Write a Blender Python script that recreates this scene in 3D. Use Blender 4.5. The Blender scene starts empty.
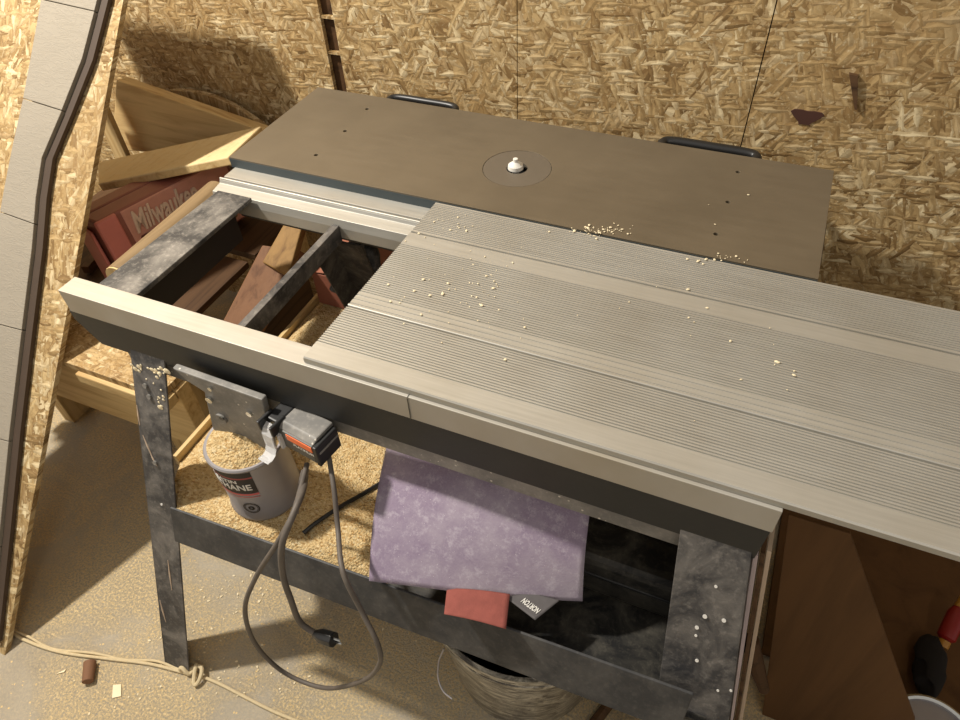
import bpy, bmesh, math, random
from mathutils import Vector, Matrix, noise
random.seed(7)
sc = bpy.context.scene
C = sc.collection

# ------------------------------------------------------------------ camera
# camera orientation measured from the table's own vanishing points
M = Matrix(((0.919, 0.256, -0.301), (0.393, -0.670, 0.629), (-0.041, -0.697, -0.716)))
AX = Vector((0.919, 0.393, -0.041)).normalized()
FW = Vector((-0.301, 0.629, -0.716)); FW = (FW - FW.dot(AX) * AX).normalized()
DN = FW.cross(AX)
CAM = Vector((0, 0, 1.56))
cd = bpy.data.cameras.new('camera'); cam = bpy.data.objects.new('camera', cd); C.objects.link(cam)
m = Matrix.Identity(4)
for i in range(3):
    m[i][0] = AX[i]; m[i][1] = -DN[i]; m[i][2] = -FW[i]; m[i][3] = CAM[i]
cam.matrix_world = m
cd.sensor_width = 36; cd.lens = 36 * 695 / 960; cd.clip_start = 0.02
sc.camera = cam

# ------------------------------------------------------------------ world and light
w = bpy.data.worlds.new('world'); sc.world = w; w.use_nodes = True
w.node_tree.nodes['Background'].inputs[0].default_value = (1.0, 0.94, 0.87, 1)
w.node_tree.nodes['Background'].inputs[1].default_value = 0.36
def lamp(name, loc, energy, size, col):
    l = bpy.data.lights.new(name, 'POINT'); l.energy = energy; l.shadow_soft_size = size; l.color = col
    o = bpy.data.objects.new(name, l); o.location = loc; C.objects.link(o); return o
lamp('ceiling_bulb', (-2.0, 0.47, 2.75), 330, 0.07, (1.0, 0.935, 0.84))
lamp('camera_side_fill', (0.7, -1.0, 2.7), 22, 0.15, (1.0, 0.88, 0.72))  # added fill lamp on the camera side, lifts the wall and front faces
sc.view_settings.view_transform = 'Standard'; sc.view_settings.look = 'None'
sc.view_settings.gamma = 1; sc.view_settings.exposure = 0.16; sc.view_settings.use_curve_mapping = False

# ------------------------------------------------------------------ measuring helpers (photo pixel -> point on a known plane)
def _ray(px, py): return AX * ((px - 480) / 695) + DN * ((py - 360) / 695) + FW
def PZ(px, py, z):
    d = _ray(px, py); return CAM + d * ((z - CAM.z) / d.z)
def PY(px, py, y):
    d = _ray(px, py); return CAM + d * ((y - CAM.y) / d.y)
def PX(px, py, x):
    d = _ray(px, py); return CAM + d * ((x - CAM.x) / d.x)
def PN(px, py, n, k):
    n = Vector(n); d = _ray(px, py); return CAM + d * ((k - n.dot(CAM)) / n.dot(d))

# ------------------------------------------------------------------ node helpers
class NT:
    def __init__(s, name):
        s.m = bpy.data.materials.new(name); s.m.use_nodes = True; s.t = s.m.node_tree
        s.b = s.t.nodes['Principled BSDF']
    def n(s, typ, ins=None, **kw):
        nd = s.t.nodes.new(typ)
        for k, v in kw.items(): setattr(nd, k, v)
        for k, v in (ins or {}).items():
            if isinstance(v, bpy.types.NodeSocket): s.t.links.new(v, nd.inputs[k])
            else: nd.inputs[k].default_value = v
        return nd
    def obj(s): return s.n('ShaderNodeTexCoord').outputs['Object']
    def mapping(s, v, rot=(0,0,0), scale=(1,1,1), loc=(0,0,0)):
        return s.n('ShaderNodeMapping', {'Vector': v, 'Rotation': rot, 'Scale': scale, 'Location': loc}).outputs[0]
    def noise(s, v, scale=5, detail=4, rough=.55, dist=0):
        return s.n('ShaderNodeTexNoise', {'Vector': v, 'Scale': scale, 'Detail': detail, 'Roughness': rough, 'Distortion': dist}).outputs[0]
    def vor(s, v, scale=5, feature='F1', out='Distance', rnd=1.0):
        return s.n('ShaderNodeTexVoronoi', {'Vector': v, 'Scale': scale, 'Randomness': rnd}, feature=feature).outputs[out]
    def ramp(s, f, stops, interp='LINEAR'):
        nd = s.n('ShaderNodeValToRGB', {'Fac': f}); r = nd.color_ramp; r.interpolation = interp
        while len(r.elements) < len(stops): r.elements.new(1)
        for e, (p, c) in zip(r.elements, stops):
            e.position = p; e.color = (*c, 1) if len(c) == 3 else c
        return nd.outputs[0]
    def mix(s, f, a, b, mode='MIX'):
        nd = s.n('ShaderNodeMix', data_type='RGBA', blend_type=mode)
        for i, v in ((0, f), (6, a), (7, b)):
            if isinstance(v, bpy.types.NodeSocket): s.t.links.new(v, nd.inputs[i])
            else: nd.inputs[i].default_value = (*v, 1) if isinstance(v, tuple) and len(v) == 3 else v
        return nd.outputs[2]
    def math(s, op, a, b=0.0, c=0.0):
        nd = s.n('ShaderNodeMath', operation=op)
        for i, v in enumerate((a, b, c)):
            if isinstance(v, bpy.types.NodeSocket): s.t.links.new(v, nd.inputs[i])
            else: nd.inputs[i].default_value = v
        return nd.outputs[0]
    def bump(s, h, strength=.3, dist=.002, normal=None):
        d = {'Height': h, 'Strength': strength, 'Distance': dist}
        if normal: d['Normal'] = normal
        return s.n('ShaderNodeBump', d).outputs[0]
    def out(s, col=None, rough=None, metal=0.0, nrm=None, spec=None):
        for k, v in (('Base Color', col), ('Roughness', rough), ('Metallic', metal), ('Normal', nrm), ('Specular IOR Level', spec)):
            if v is None: continue
            if isinstance(v, bpy.types.NodeSocket): s.t.links.new(v, s.b.inputs[k])
            else: s.b.inputs[k].default_value = (*v, 1) if isinstance(v, tuple) and len(v) == 3 else v
        return s.m

def L(*c):  # sRGB 0-255 -> linear
    return tuple(((x/255)/12.92 if x/255 <= .04045 else ((x/255+.055)/1.055)**2.4) for x in c)

def plain(name, col, rough=.6, metal=0.0, spec=None, var=.12, nscale=30, bump=0.0, bscale=300):
    t = NT(name); v = t.obj()
    n = t.noise(v, nscale, 4)
    c = t.mix(n, tuple(x*(1-var) for x in col), tuple(min(1, x*(1+var)) for x in col))
    nr = t.bump(t.noise(v, bscale, 3), bump, .001) if bump else None
    return t.out(c, rough, metal, nr, spec)

def osb(name, axes='XZ', tint=(1,1,1), contrast=1.0, scale=1.0):
    """strand board: layers of long thin chips lying every which way in the sheet's own plane"""
    t = NT(name); v0 = t.obj()
    if axes == 'XZ': v = t.mapping(v0, rot=(math.pi/2, 0, 0))
    elif axes == 'YZ': v = t.mapping(v0, rot=(0, math.pi/2, 0))
    else: v = v0
    wob = t.n('ShaderNodeTexNoise', {'Vector': v, 'Scale': 16.0, 'Detail': 3.0}).outputs['Color']
    wv = t.n('ShaderNodeVectorMath', {0: wob, 1: (.5,.5,.5)}, operation='SUBTRACT').outputs[0]
    wv = t.n('ShaderNodeVectorMath', {0: wv, 'Scale': .014}, operation='SCALE').outputs[0]
    v = t.n('ShaderNodeVectorMath', {0: v, 1: wv}).outputs[0]
    cols = [L(124,98,62), L(168,140,96), L(198,172,126), L(184,156,110), L(230,212,172), L(160,130,88)]
    col = None; hgt = None
    layers = ((.3,13,42,0), (1.35,15,55,.35), (-.7,14,50,.40), (.75,14,60,.45), (2.2,18,75,.48), (-.25,22,80,.5), (1.05,30,115,.55), (-1.2,34,130,.6), (.1,44,150,.66))
    for k, (ang, sx, sy, thr) in enumerate(layers):
        mv = t.mapping(t.mapping(v, rot=(0,0,ang)), scale=(sx*scale, sy*scale, 0.001), loc=(k*3.1,k*1.7,0))
        vc = t.n('ShaderNodeTexVoronoi', {'Vector': mv, 'Scale': 1.0}, feature='F1', distance='MANHATTAN')
        sep = t.n('ShaderNodeSeparateColor', {0: vc.outputs['Color']})
        r = sep.outputs[0]; g = sep.outputs[1]; bl = sep.outputs[2]
        grain = t.noise(t.mapping(t.mapping(v, rot=(0,0,ang)), scale=(16,330,1)), 1, 3)
        cc = t.ramp(r, [(i/5, tuple(a*b for a,b in zip(c,tint))) for i, c in enumerate(cols)])
        cc = t.mix(t.math('MULTIPLY', grain, .55*contrast), cc, tuple(a*b for a,b in zip(L(124,96,58),tint)))
        # a thin shade line down one side of each chip
        d = vc.outputs['Distance']
        dk = t.ramp(d, [(0, (1,1,1)), (.62, (1,1,1)), (.85, (.62,.56,.48))])
        cc = t.mix(.8*contrast, cc, dk, 'MULTIPLY')
        h = t.math('SUBTRACT', t.math('MULTIPLY', bl, 1.0), t.math('MULTIPLY', d, .5))
        if col is None: col, hgt = cc, h
        else:
            mk = t.math('GREATER_THAN', g, thr)
            col = t.mix(mk, col, cc)
            hgt = t.math('ADD', t.math('MULTIPLY', mk, h), t.math('MULTIPLY', t.math('SUBTRACT', 1.0, mk), hgt))
    fine = t.noise(v, 120, 4, .7)
    col = t.mix(t.ramp(fine, [(.55,(0,0,0)),(.72,(.6,.6,.6))]), col, tuple(a*b for a,b in zip(L(116,88,54),tint)))
    col = t.mix(t.ramp(fine, [(.28,(.5,.5,.5)),(.42,(0,0,0))]), col, tuple(min(1,a*b) for a,b in zip(L(240,226,190),tint)))
    big = t.noise(v, 3.2, 3)
    col = t.mix(t.ramp(big, [(.4, (0,0,0)), (.75, (.45,.45,.45))]), col, tuple(a*b for a,b in zip(L(150,120,78),tint)))
    return t.out(col, .68, 0, t.bump(hgt, .7, .005), .25)

def wood(name, axis='X', base=(214,188,136), dark=(176,140,88), scale=1.0, dust=0.0):
    t = NT(name); v = t.obj()
    sc_ = {'X': (1.2,16,16), 'Y': (16,1.2,16), 'Z': (16,16,1.2)}[axis]
    sc_ = tuple(a*scale for a in sc_)
    n = t.noise(t.mapping(v, scale=sc_), 2.2, 5, .6, .8)
    f = t.noise(t.mapping(v, scale=tuple(a*6 for a in sc_)), 2.0, 3)
    c = t.ramp(n, [(.3, L(*dark)), (.5, L(*base)), (.75, tuple(min(1,x*1.18) for x in L(*base)))])
    c = t.mix(t.math('MULTIPLY', f, .3), c, L(*dark))
    if dust:
        d = t.ramp(t.noise(v, 60, 6, .7), [(.5-dust*.3, (0,0,0)), (.62, (1,1,1))])
        up = t.n('ShaderNodeSeparateXYZ', {0: t.n('ShaderNodeNewGeometry').outputs['Normal']}).outputs[2]
        d2 = t.math('MULTIPLY', t.n('ShaderNodeSeparateColor', {0: d}).outputs[0], t.math('GREATER_THAN', up, .3))
        c = t.mix(d2, c, L(214,194,150))
    return t.out(c, .62, 0, t.bump(f, .15, .001), .3)

def dusty_black(name, base=(42,43,46), dust=(140,136,128), amt=.5, rough=.5, spots=True, swirl=0):
    t = NT(name); v = t.obj()
    n1 = t.noise(v, 14, 6, .65, swirl); n2 = t.noise(v, 120, 4, .7); n3 = t.vor(v, 95)
    f = t.math('MULTIPLY', t.ramp(n1, [(.42, (0,0,0)), (.75, (1,1,1))]), amt)
    f = t.math('ADD', f, t.math('MULTIPLY', t.ramp(n2, [(.52, (0,0,0)), (.75, (1,1,1))]), amt*.55))
    c = t.mix(f, L(*base), L(*dust))
    if spots:
        s = t.math('MULTIPLY', t.math('LESS_THAN', n3, .17), t.math('GREATER_THAN', t.noise(v, 11, 2), .55))
        c = t.mix(s, c, L(215,208,195))
    return t.out(c, rough, 0, t.bump(n2, .2, .001), .4)

def sawdust_mat(name, base=(226,200,150), dark=(180,144,94)):
    t = NT(name); v = t.obj()
    a = t.vor(t.mapping(v, scale=(1,1.6,1)), 210, out='Color'); g = t.n('ShaderNodeSeparateColor', {0: a}).outputs[0]
    n = t.noise(v, 420, 5, .7)
    n2 = t.noise(v, 22, 3)
    c = t.ramp(g, [(0, L(*dark)), (.35, L(*base)), (.8, L(236,212,160)), (1, L(246,230,190))])
    c = t.mix(t.math('MULTIPLY', n, .45), c, L(*dark)); c = t.mix(t.math('MULTIPLY', n2, .25), c, L(186,148,92))
    h = t.math('ADD', t.vor(v, 240), t.math('MULTIPLY', n, .8))
    return t.out(c, .9, 0, t.bump(h, .9, .004), .1)

# ------------------------------------------------------------------ mesh helpers
class MB:
    def __init__(s): s.bm = bmesh.new()
    def box(s, x0, x1, y0, y1, z0, z1):
        p = [(x0,y0,z0),(x1,y0,z0),(x1,y1,z0),(x0,y1,z0),(x0,y0,z1),(x1,y0,z1),(x1,y1,z1),(x0,y1,z1)]
        return s.hexa(p)
    def hexa(s, p):
        v = [s.bm.verts.new(q) for q in p]
        for f in ((3,2,1,0),(4,5,6,7),(0,1,5,4),(1,2,6,5),(2,3,7,6),(3,0,4,7)):
            s.bm.faces.new([v[i] for i in f])
        return s
    def slab(s, poly, th, n=None):
        """polygon given real thickness th behind it (against its normal n)"""
        P = [Vector(p) for p in poly]
        if n is None:
            n = (P[1]-P[0]).cross(P[2]-P[0]).normalized()
        n = Vector(n).normalized()
        a = [s.bm.verts.new(p) for p in P]; b = [s.bm.verts.new(p - n*th) for p in P]
        s.bm.faces.new(a); s.bm.faces.new(b[::-1])
        k = len(P)
        for i in range(k): s.bm.faces.new((a[i], b[i], b[(i+1)%k], a[(i+1)%k]))
        return s
    def prism_x(s, prof, x0, x1, sh=0):
        a = [s.bm.verts.new((x0+sh*(y-prof[0][0]), y, z)) for y, z in prof]; b = [s.bm.verts.new((x1, y, z)) for y, z in prof]
        s.bm.faces.new(a); s.bm.faces.new(b[::-1]); k = len(prof)
        for i in range(k): s.bm.faces.new((a[i], b[i], b[(i+1)%k], a[(i+1)%k]))
        return s
    def tube(s, pts, r, seg=10, cap=True):
        P = [Vector(p) for p in pts]; rings = []
        rs = r if isinstance(r, (list, tuple)) else [r]*len(P)
        up = None
        for i, p in enumerate(P):
            t = (P[min(i+1, len(P)-1)] - P[max(i-1, 0)]).normalized()
            if up is None: up = t.orthogonal().normalized()
            up = (up - up.dot(t)*t).normalized(); sd = t.cross(up)
            rings.append([s.bm.verts.new(p + (up*math.cos(2*math.pi*k/seg) + sd*math.sin(2*math.pi*k/seg))*rs[i]) for k in range(seg)])
        for a, b in zip(rings, rings[1:]):
            for k in range(seg): s.bm.faces.new((a[k], a[(k+1)%seg], b[(k+1)%seg], b[k]))
        if cap: s.bm.faces.new(rings[0][::-1]); s.bm.faces.new(rings[-1])
        return s
    def lathe(s, prof, c, seg=48, closed=False):
        rings = []
        for r, z in prof:
            rings.append([s.bm.verts.new((c[0]+r*math.cos(2*math.pi*k/seg), c[1]+r*math.sin(2*math.pi*k/seg), c[2]+z)) for k in range(seg)] if r > 1e-6 else [s.bm.verts.new((c[0], c[1], c[2]+z))])
        prs = list(zip(rings, rings[1:])) + ([(rings[-1], rings[0])] if closed else [])
        for a, b in prs:
            for k in range(seg):
                q = [a[k%len(a)], a[(k+1)%len(a)], b[(k+1)%len(b)], b[k%len(b)]]
                u = []
                for x in q:
                    if x not in u: u.append(x)
                if len(u) > 2: s.bm.faces.new(u)
        return s
    def grid(s, nx, ny, fn):
        g = [[s.bm.verts.new(fn(i/(nx-1), j/(ny-1))) for j in range(ny)] for i in range(nx)]
        for i in range(nx-1):
            for j in range(ny-1): s.bm.faces.new((g[i][j], g[i+1][j], g[i+1][j+1], g[i][j+1]))
        return g
    def build(s, name, mat, parent=None, bevel=0, smooth=False, **tags):
        bmesh.ops.recalc_face_normals(s.bm, faces=s.bm.faces)
        co = [v.co.copy() for v in s.bm.verts]
        lo = Vector((min(c.x for c in co), min(c.y for c in co), min(c.z for c in co)))
        hi = Vector((max(c.x for c in co), max(c.y for c in co), max(c.z for c in co)))
        org = Vector(((lo.x+hi.x)/2, (lo.y+hi.y)/2, lo.z))
        bmesh.ops.translate(s.bm, verts=s.bm.verts, vec=-org)
        me = bpy.data.meshes.new(name); s.bm.to_mesh(me); s.bm.free()
        me.materials.append(mat)
        if smooth:
            for p in me.polygons: p.use_smooth = True
            try: me.set_sharp_from_angle(angle=math.radians(38))
            except Exception: pass
        return link(name, me, org, parent, bevel, **tags)

def link(name, me, org, parent=None, bevel=0, **tags):
    o = bpy.data.objects.new(name, me); C.objects.link(o)
    o['_w'] = list(org)
    if parent:
        o.parent = parent; o.location = Vector(org) - Vector(parent['_w'])
    else: o.location = org
    if bevel:
        b = o.modifiers.new('bevel', 'BEVEL'); b.width = bevel; b.segments = 2; b.limit_method = 'ANGLE'; b.angle_limit = .6
    for k, v in tags.items(): o[k] = v
    return o
def thing(name, label, cat, loc, group=None):
    o = bpy.data.objects.new(name, None); C.objects.link(o); o.location = loc; o['_w'] = list(loc); o.empty_display_size = .05
    o['label'] = label; o['category'] = cat
    if group: o['group'] = group
    return o
def smooth_path(pts, n=12):
    P = [Vector(p) for p in pts]; P = [2*P[0]-P[1]] + P + [2*P[-1]-P[-2]]; out = []
    for i in range(1, len(P)-2):
        for k in range(n):
            t = k/n; a, b, c, d = P[i-1], P[i], P[i+1], P[i+2]
            out.append(.5*((2*b) + (c-a)*t + (2*a-5*b+4*c-d)*t*t + (3*b-a-3*c+d)*t**3))
    out.append(P[-2]); return out
def text_verts(body, size, extrude=.0, shear=0, bold=0):
    cu = bpy.data.curves.new('lettering', 'FONT'); cu.body = body; cu.size = size; cu.extrude = extrude; cu.shear = shear; cu.offset = bold
    cu.resolution_u = 3
    o = bpy.data.objects.new('lettering', cu); C.objects.link(o)
    bpy.context.view_layer.update()
    me = bpy.data.meshes.new_from_object(o.evaluated_get(bpy.context.evaluated_depsgraph_get()))
    bpy.data.objects.remove(o); bpy.data.curves.remove(cu)
    return me
def text_on(name, body, size, mat, parent, fn, extrude=.0003, shear=0, bold=0, width=None):
    """lettering mesh whose flat points (x, y, z) are laid on a surface by fn"""
    me = text_verts(body, size, extrude, shear, bold)
    xs = [v.co.x for v in me.vertices]; w0 = max(xs) - min(xs); k = (width/w0) if width else 1
    x0 = min(xs)
    P = [fn((v.co.x-x0)*k, v.co.y, v.co.z) for v in me.vertices]
    org = sum((Vector(p) for p in P), Vector())/len(P)
    for v, p in zip(me.vertices, P): v.co = Vector(p) - org
    me.materials.clear(); me.materials.append(mat); me.name = name
    return link(name, me, org, parent)
def boolean_diff(o, cutters):
    """cut real holes, baked into the mesh"""
    for c in cutters:
        md = o.modifiers.new('cut', 'BOOLEAN'); md.object = c; md.operation = 'DIFFERENCE'; md.solver = 'EXACT'
    bpy.context.view_layer.update()
    me = bpy.data.meshes.new_from_object(o.evaluated_get(bpy.context.evaluated_depsgraph_get()))
    o.modifiers.clear(); o.data = me
    for c in cutters: bpy.data.objects.remove(c)

# ------------------------------------------------------------------ materials
M_OSB = osb('strand_board_wall', 'XZ', (1.16,1.18,1.18), .85, .74)
M_OSBP = osb('strand_board_sheet', 'XZ', (1.0,1.02,1.02), .7, .85)
M_OSBT = osb('strand_board_top', 'XY', (1.1,1.1,1.08), .6)
M_WX = wood('pine_lengthwise', 'X'); M_WY = wood('pine_across', 'Y'); M_WZ = wood('pine_upright', 'Z')
M_WXD = wood('pine_dusty', 'Y', dust=1.0)
M_RAILW = wood('dust_coated_timber', 'Y', (136,114,82), (104,84,58))
M_DARKW = wood('dark_timber', 'Y', (84,60,38), (52,35,20))  # on the rear bench boards this dark tone stands in for shade
M_STICK = wood('old_timber', 'X', (98,72,48), (58,40,26))
M_PLYD = wood('brown_hardboard', 'Z', (98,68,38), (80,54,28), .4)
M_BLACK = dusty_black('black_painted_steel', (50,51,53), (120,116,110), .4, spots=False)
M_BLACK2 = dusty_black('black_painted_steel_dusty', (54,54,56), (160,154,146), .55, spots=False, swirl=.8)
M_TUB = dusty_black('black_plastic_dusty', (20,20,20), (92,88,78), .7, .5, False, 1.2)
M_SKIRT = dusty_black('dark_grey_paint', (44,45,45), (74,74,70), .15, .5, False)
M_SIDEB = dusty_black('dusty_steel_bar', (58,59,61), (188,182,172), .6, .45, spots=False)
M_GREYPL = dusty_black('grey_dusty_plate', (116,114,110), (178,172,162), .6, .5)
M_SAW = sawdust_mat('sawdust')
M_CRUMB = plain('wood_crumbs', L(238,224,190), .9)
M_RED = plain('red_plastic_dusty', L(138,84,72), .5, var=.2, nscale=18, bump=.2)
M_PINK = plain('faded_red_plastic', L(196,118,108), .5, var=.15, nscale=22)
M_CORD = plain('black_rubber_dusty', L(96,88,80), .6, var=.3, nscale=60)
M_PLASB = plain('black_plastic', L(34,34,34), .38)
M_DGREY = plain('dark_grey_plastic', L(74,74,68), .45, nscale=60, var=.2)
M_ORANGE = plain('orange_sticker', L(246,124,70), .5, var=.05)
M_WHITE = plain('white_print', L(225,222,214), .6, var=.03)
M_BLK = plain('black_print', L(36,32,32), .55, var=.05)
M_ROPE = plain('sisal_cord', L(206,188,150), .85, var=.2, nscale=120, bump=.4)
M_HOLE = plain('dark_hole', L(14,12,10), .8)

def metal_mat(name, col, rough=.38, metal=.85, streak=(3,90,3), amt=.18, dirt=None, d_amt=.4):
    t = NT(name); v = t.obj()
    s_ = t.noise(t.mapping(v, scale=streak), 3, 4, .6)
    big = t.noise(v, 4.5, 4, .6)
    c = t.mix(s_, tuple(x*(1-amt) for x in col), tuple(min(1,x*(1+amt)) for x in col))
    if dirt: c = t.mix(t.math('MULTIPLY', t.ramp(big, [(.4,(0,0,0)),(.75,(1,1,1))]), d_amt), c, dirt)
    r = t.math('ADD', t.math('MULTIPLY', s_, .18), t.math('ADD', t.math('MULTIPLY', big, .15), rough-.15))
    return t.out(c, r, metal, t.bump(s_, .06, .001))
M_ALU = metal_mat('brushed_aluminium', L(180,178,170), .46, .4, dirt=L(150,140,120))
M_ALUR = metal_mat('rail_aluminium', L(184,180,170), .5, .25, dirt=L(165,150,122), d_amt=.5)
M_ALUB = metal_mat('bright_aluminium', L(205,205,200), .28, .9)
M_PLATE = metal_mat('router_plate_steel', L(114,103,85), .5, .25, (3,26,3), .1, L(88,78,62), .5)
M_RING = metal_mat('insert_ring_steel', L(118,110,98), .42, .4, (20,20,3), .06)
M_CAN = metal_mat('tin_can_grey', L(164,160,162), .45, .35, (8,8,8), .05, L(130,124,122), .5)
def smear():
    t = NT('bucket_smeared'); v = t.obj()
    a = t.noise(t.mapping(v, scale=(9,9,30)), 1.6, 6, .7, 2.2); b_ = t.noise(v, 40, 5, .7)
    c = t.mix(t.ramp(a, [(.42,(0,0,0)),(.62,(1,1,1))]), L(74,68,60), L(206,198,178))
    c = t.mix(t.math('MULTIPLY', b_, .4), c, L(90,80,66))
    return t.out(c, .3, 0, t.bump(a, .3, .004), .6)
M_PAIL = smear()
M_CHROME = metal_mat('chrome', L(220,220,215), .18, 1.0)

def concrete():
    t = NT('concrete_floor'); v = t.obj()
    n = t.noise(v, 2.3, 6, .6); n2 = t.noise(v, 34, 5, .7); n3 = t.noise(v, 5.5, 5, .6, .6); n4 = t.noise(v, 190, 6, .8)
    c = t.ramp(n, [(.3, L(156,148,134)), (.55, L(182,174,158)), (.75, L(200,192,174))])
    c = t.mix(t.math('MULTIPLY', n2, .2), c, L(128,108,80))
    # sawdust scattered on the slab, denser round the stand
    d = t.n('ShaderNodeVectorMath', {0: v, 1: (-.35, -1.0, 0)}, operation='DISTANCE').outputs['Value'] if False else None
    m = t.math('ADD', t.ramp(n3, [(.38, (.18,.18,.18)), (.54, (1,1,1))]), 0.0)
    m = t.math('MULTIPLY', m, 1.0)
    f = t.math('MULTIPLY', m, t.ramp(n4, [(.40, (0,0,0)), (.56, (1,1,1))]))
    c = t.mix(t.math('MULTIPLY', f, .85), c, L(232,206,154))
    sp = t.math('MULTIPLY', t.math('LESS_THAN', t.vor(v, 70), .16), t.math('GREATER_THAN', n2, .5))
    c = t.mix(sp, c, L(224,196,142))
    h = t.math('ADD', t.math('MULTIPLY', f, 1.2), t.math('MULTIPLY', n4, .4))
    return t.out(c, .82, 0, t.bump(h, .6, .004), .25)
M_FLOOR = concrete()

def siding():
    t = NT('grey_embossed_siding'); v = t.obj()
    g = t.noise(t.mapping(v, scale=(6,22,22)), 3, 5, .6, 1.5); n = t.noise(v, 3, 3)
    c = t.mix(n, L(140,132,118), L(152,144,130))
    return t.out(c, .6, 0, t.bump(t.ramp(g, [(.44,(0,0,0)),(.5,(1,1,1)),(.56,(0,0,0))]), .35, .0015), .3)
M_SIDING = siding()

def purple():
    t = NT('purple_abrasive_paper'); v = t.obj()
    n = t.noise(v, 9, 6, .65); n2 = t.noise(v, 300, 3, .8); s_ = t.vor(v, 150)
    c = t.mix(t.ramp(n, [(.4,(0,0,0)),(.7,(1,1,1))]), L(128,112,134), L(168,158,168))
    c = t.mix(t.math('MULTIPLY', n2, .35), c, L(196,184,196))
    c = t.mix(t.math('LESS_THAN', s_, .07), c, L(214,206,212))
    c = t.mix(t.math('MULTIPLY', t.ramp(t.noise(v, 60, 5, .8), [(.5,(0,0,0)),(.7,(1,1,1))]), .5), c, L(206,198,206))
    return t.out(c, .85, 0, t.bump(n2, .5, .001), .2)
M_PURPLE = purple()
M_REDP = plain('red_abrasive_paper', L(146,80,70), .9, var=.3, nscale=60, bump=.5, bscale=500)
M_GREYP = plain('dark_grey_paper_back', L(88,84,84), .6, var=.3, nscale=60)
M_CARD = plain('pale_board_face', L(196,180,180), .7, var=.25, nscale=12)
M_CARDW = plain('cream_board_edge', L(206,184,160), .7, var=.2, nscale=20)
def clear():
    t = NT('clear_plastic'); b = t.b
    b.inputs['Base Color'].default_value = (.97,.97,.97,1); b.inputs['Roughness'].default_value = .12
    b.inputs['Transmission Weight'].default_value = .55; b.inputs['IOR'].default_value = 1.4
    return t.m
M_CLEAR = clear()

# ------------------------------------------------------------------ setting
WY = 1.37
b = MB(); b.box(-6, 4, -3, WY+.0135, -.1, 0); b.build('floor', M_FLOOR, kind='structure')
# strand-board sheets of the back wall: a real gap with dark framing behind it, and hairline joints
b = MB()
for x0, x1 in ((-6, -1.006), (-.970, -.5290), (-.5272, -.0500), (-.0478, 4)):
    b.box(x0, x1, WY, WY+.012, 0, 3.0)
b.build('wall_back', M_OSB, kind='structure')
b = MB(); b.box(-6, 4, WY+.0135, WY+.12, 0, 3.0); b.build('wall_back', M_DARKW, kind='structure')
bt = MB()
for z in (.905, .985):
    bt.box(-1.006, -.970, WY+.002, WY+.012, z, z+.006)
bt.build('trim_1', M_OSB, kind='structure')

# sliver of timber stuck on the wall and a dark knot
b = MB(); a_ = PY(849,74,WY-.008); c_ = PY(858,76,WY-.008); d_ = PY(857,110,WY-.008)
b.slab([a_, d_+Vector((-.004,0,0)), d_, c_], .008, (0,-1,0))
b.build('wood_sliver', M_STICK, label='thin dark sliver of wood stuck to the strand board wall', category='wood sliver')
b = MB(); P0 = PY(806,118,WY-.002)
b.slab([P0+Vector((.022*math.cos(t)*(1+.5*math.sin(3*t)), 0, .02*math.sin(t)*(1+.35*math.cos(2*t)))) for t in [k*math.pi/9 for k in range(18)]], .002, (0,-1,0))
b.build('wood_knot', plain('dark_knot', L(74,44,34), .7), label='dark reddish knot mark on the strand board wall', category='knot')

# ------------------------------------------------------------------ leaning shed panel, left
pn = Vector((0, .92, -1)).normalized() * -1  # faces the viewer, up
pn = Vector((0, -1, .92)).normalized()
def pan(px, py, lift=0):
    p = PN(px, py, (0, 1, -.92), .12); return p + pn*lift
root = thing('shed_panel', 'tall strand board panel with grey siding strip leaning at the far left', 'panel', (-1.6, .12, 0))
top = Vector((0, .12+.92*1.20, 1.20)); bot = Vector((0, .12, 0))
b = MB(); b.slab([(-1.72, .12, 0), (-1.3, .12, 0), (-1.3, top.y, top.z), (-1.72, top.y, top.z)], .012, pn)
pb = b.build('strand_board_sheet', M_OSBP, root)
# grey siding: courses overlap like laps; polygon follows the angled cut
ys = [(-1.5, None)]
edgeR = [(116,-70),(106,0),(90,62),(69,115),(50,160),(44,200),(40,250),(30,330),(18,430),(8,530),(-4,640)]
edgeL = [(64,-70),(52,0),(41,62),(31,115),(21,160),(13,200),(4,250),(-16,330),(-27,430),(-36,530),(-46,640)]
rows = [(0, -40, 15), (1, 15, 113), (2, 113, 225), (3, 225, 330), (4, 330, 440), (5, 440, 545), (6, 545, 640)]
def interp(E, y):
    for (x0,y0),(x1,y1) in zip(E, E[1:]):
        if y0 <= y <= y1: return x0 + (x1-x0)*(y-y0)/(y1-y0)
    return E[-1][0]
for k, y0, y1 in rows:
    pts = []
    yy = [y0] + [e[1] for e in edgeR if y0+3 < e[1] < y1-3] + [y1]
    for y in yy: pts.append(pan(interp(edgeR, y), y + (.8 if y == y0 else 0), .020))
    for y in reversed(yy): pts.append(pan(interp(edgeL, y) , y - 12 + (.8 if y == y0 else 0), .020))
    b = MB(); b.slab(pts, .012, pn); b.build('siding_course', M_SIDING, root, bevel=.0012)
# dark strip right of the siding: its edge and shadow as one colour
b = MB()
outer = [pan(x+7.5, y, .012) for x, y in edgeR]; inner = [pan(x+1, y, .012) for x, y in edgeR]
for i in range(len(outer)-1):
    b.slab([inner[i], inner[i+1], outer[i+1], outer[i]], .0095, pn)
b.build('reveal_shadow_strip', plain('reveal_shadow_brown', L(66,52,40), .7), root)

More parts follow.
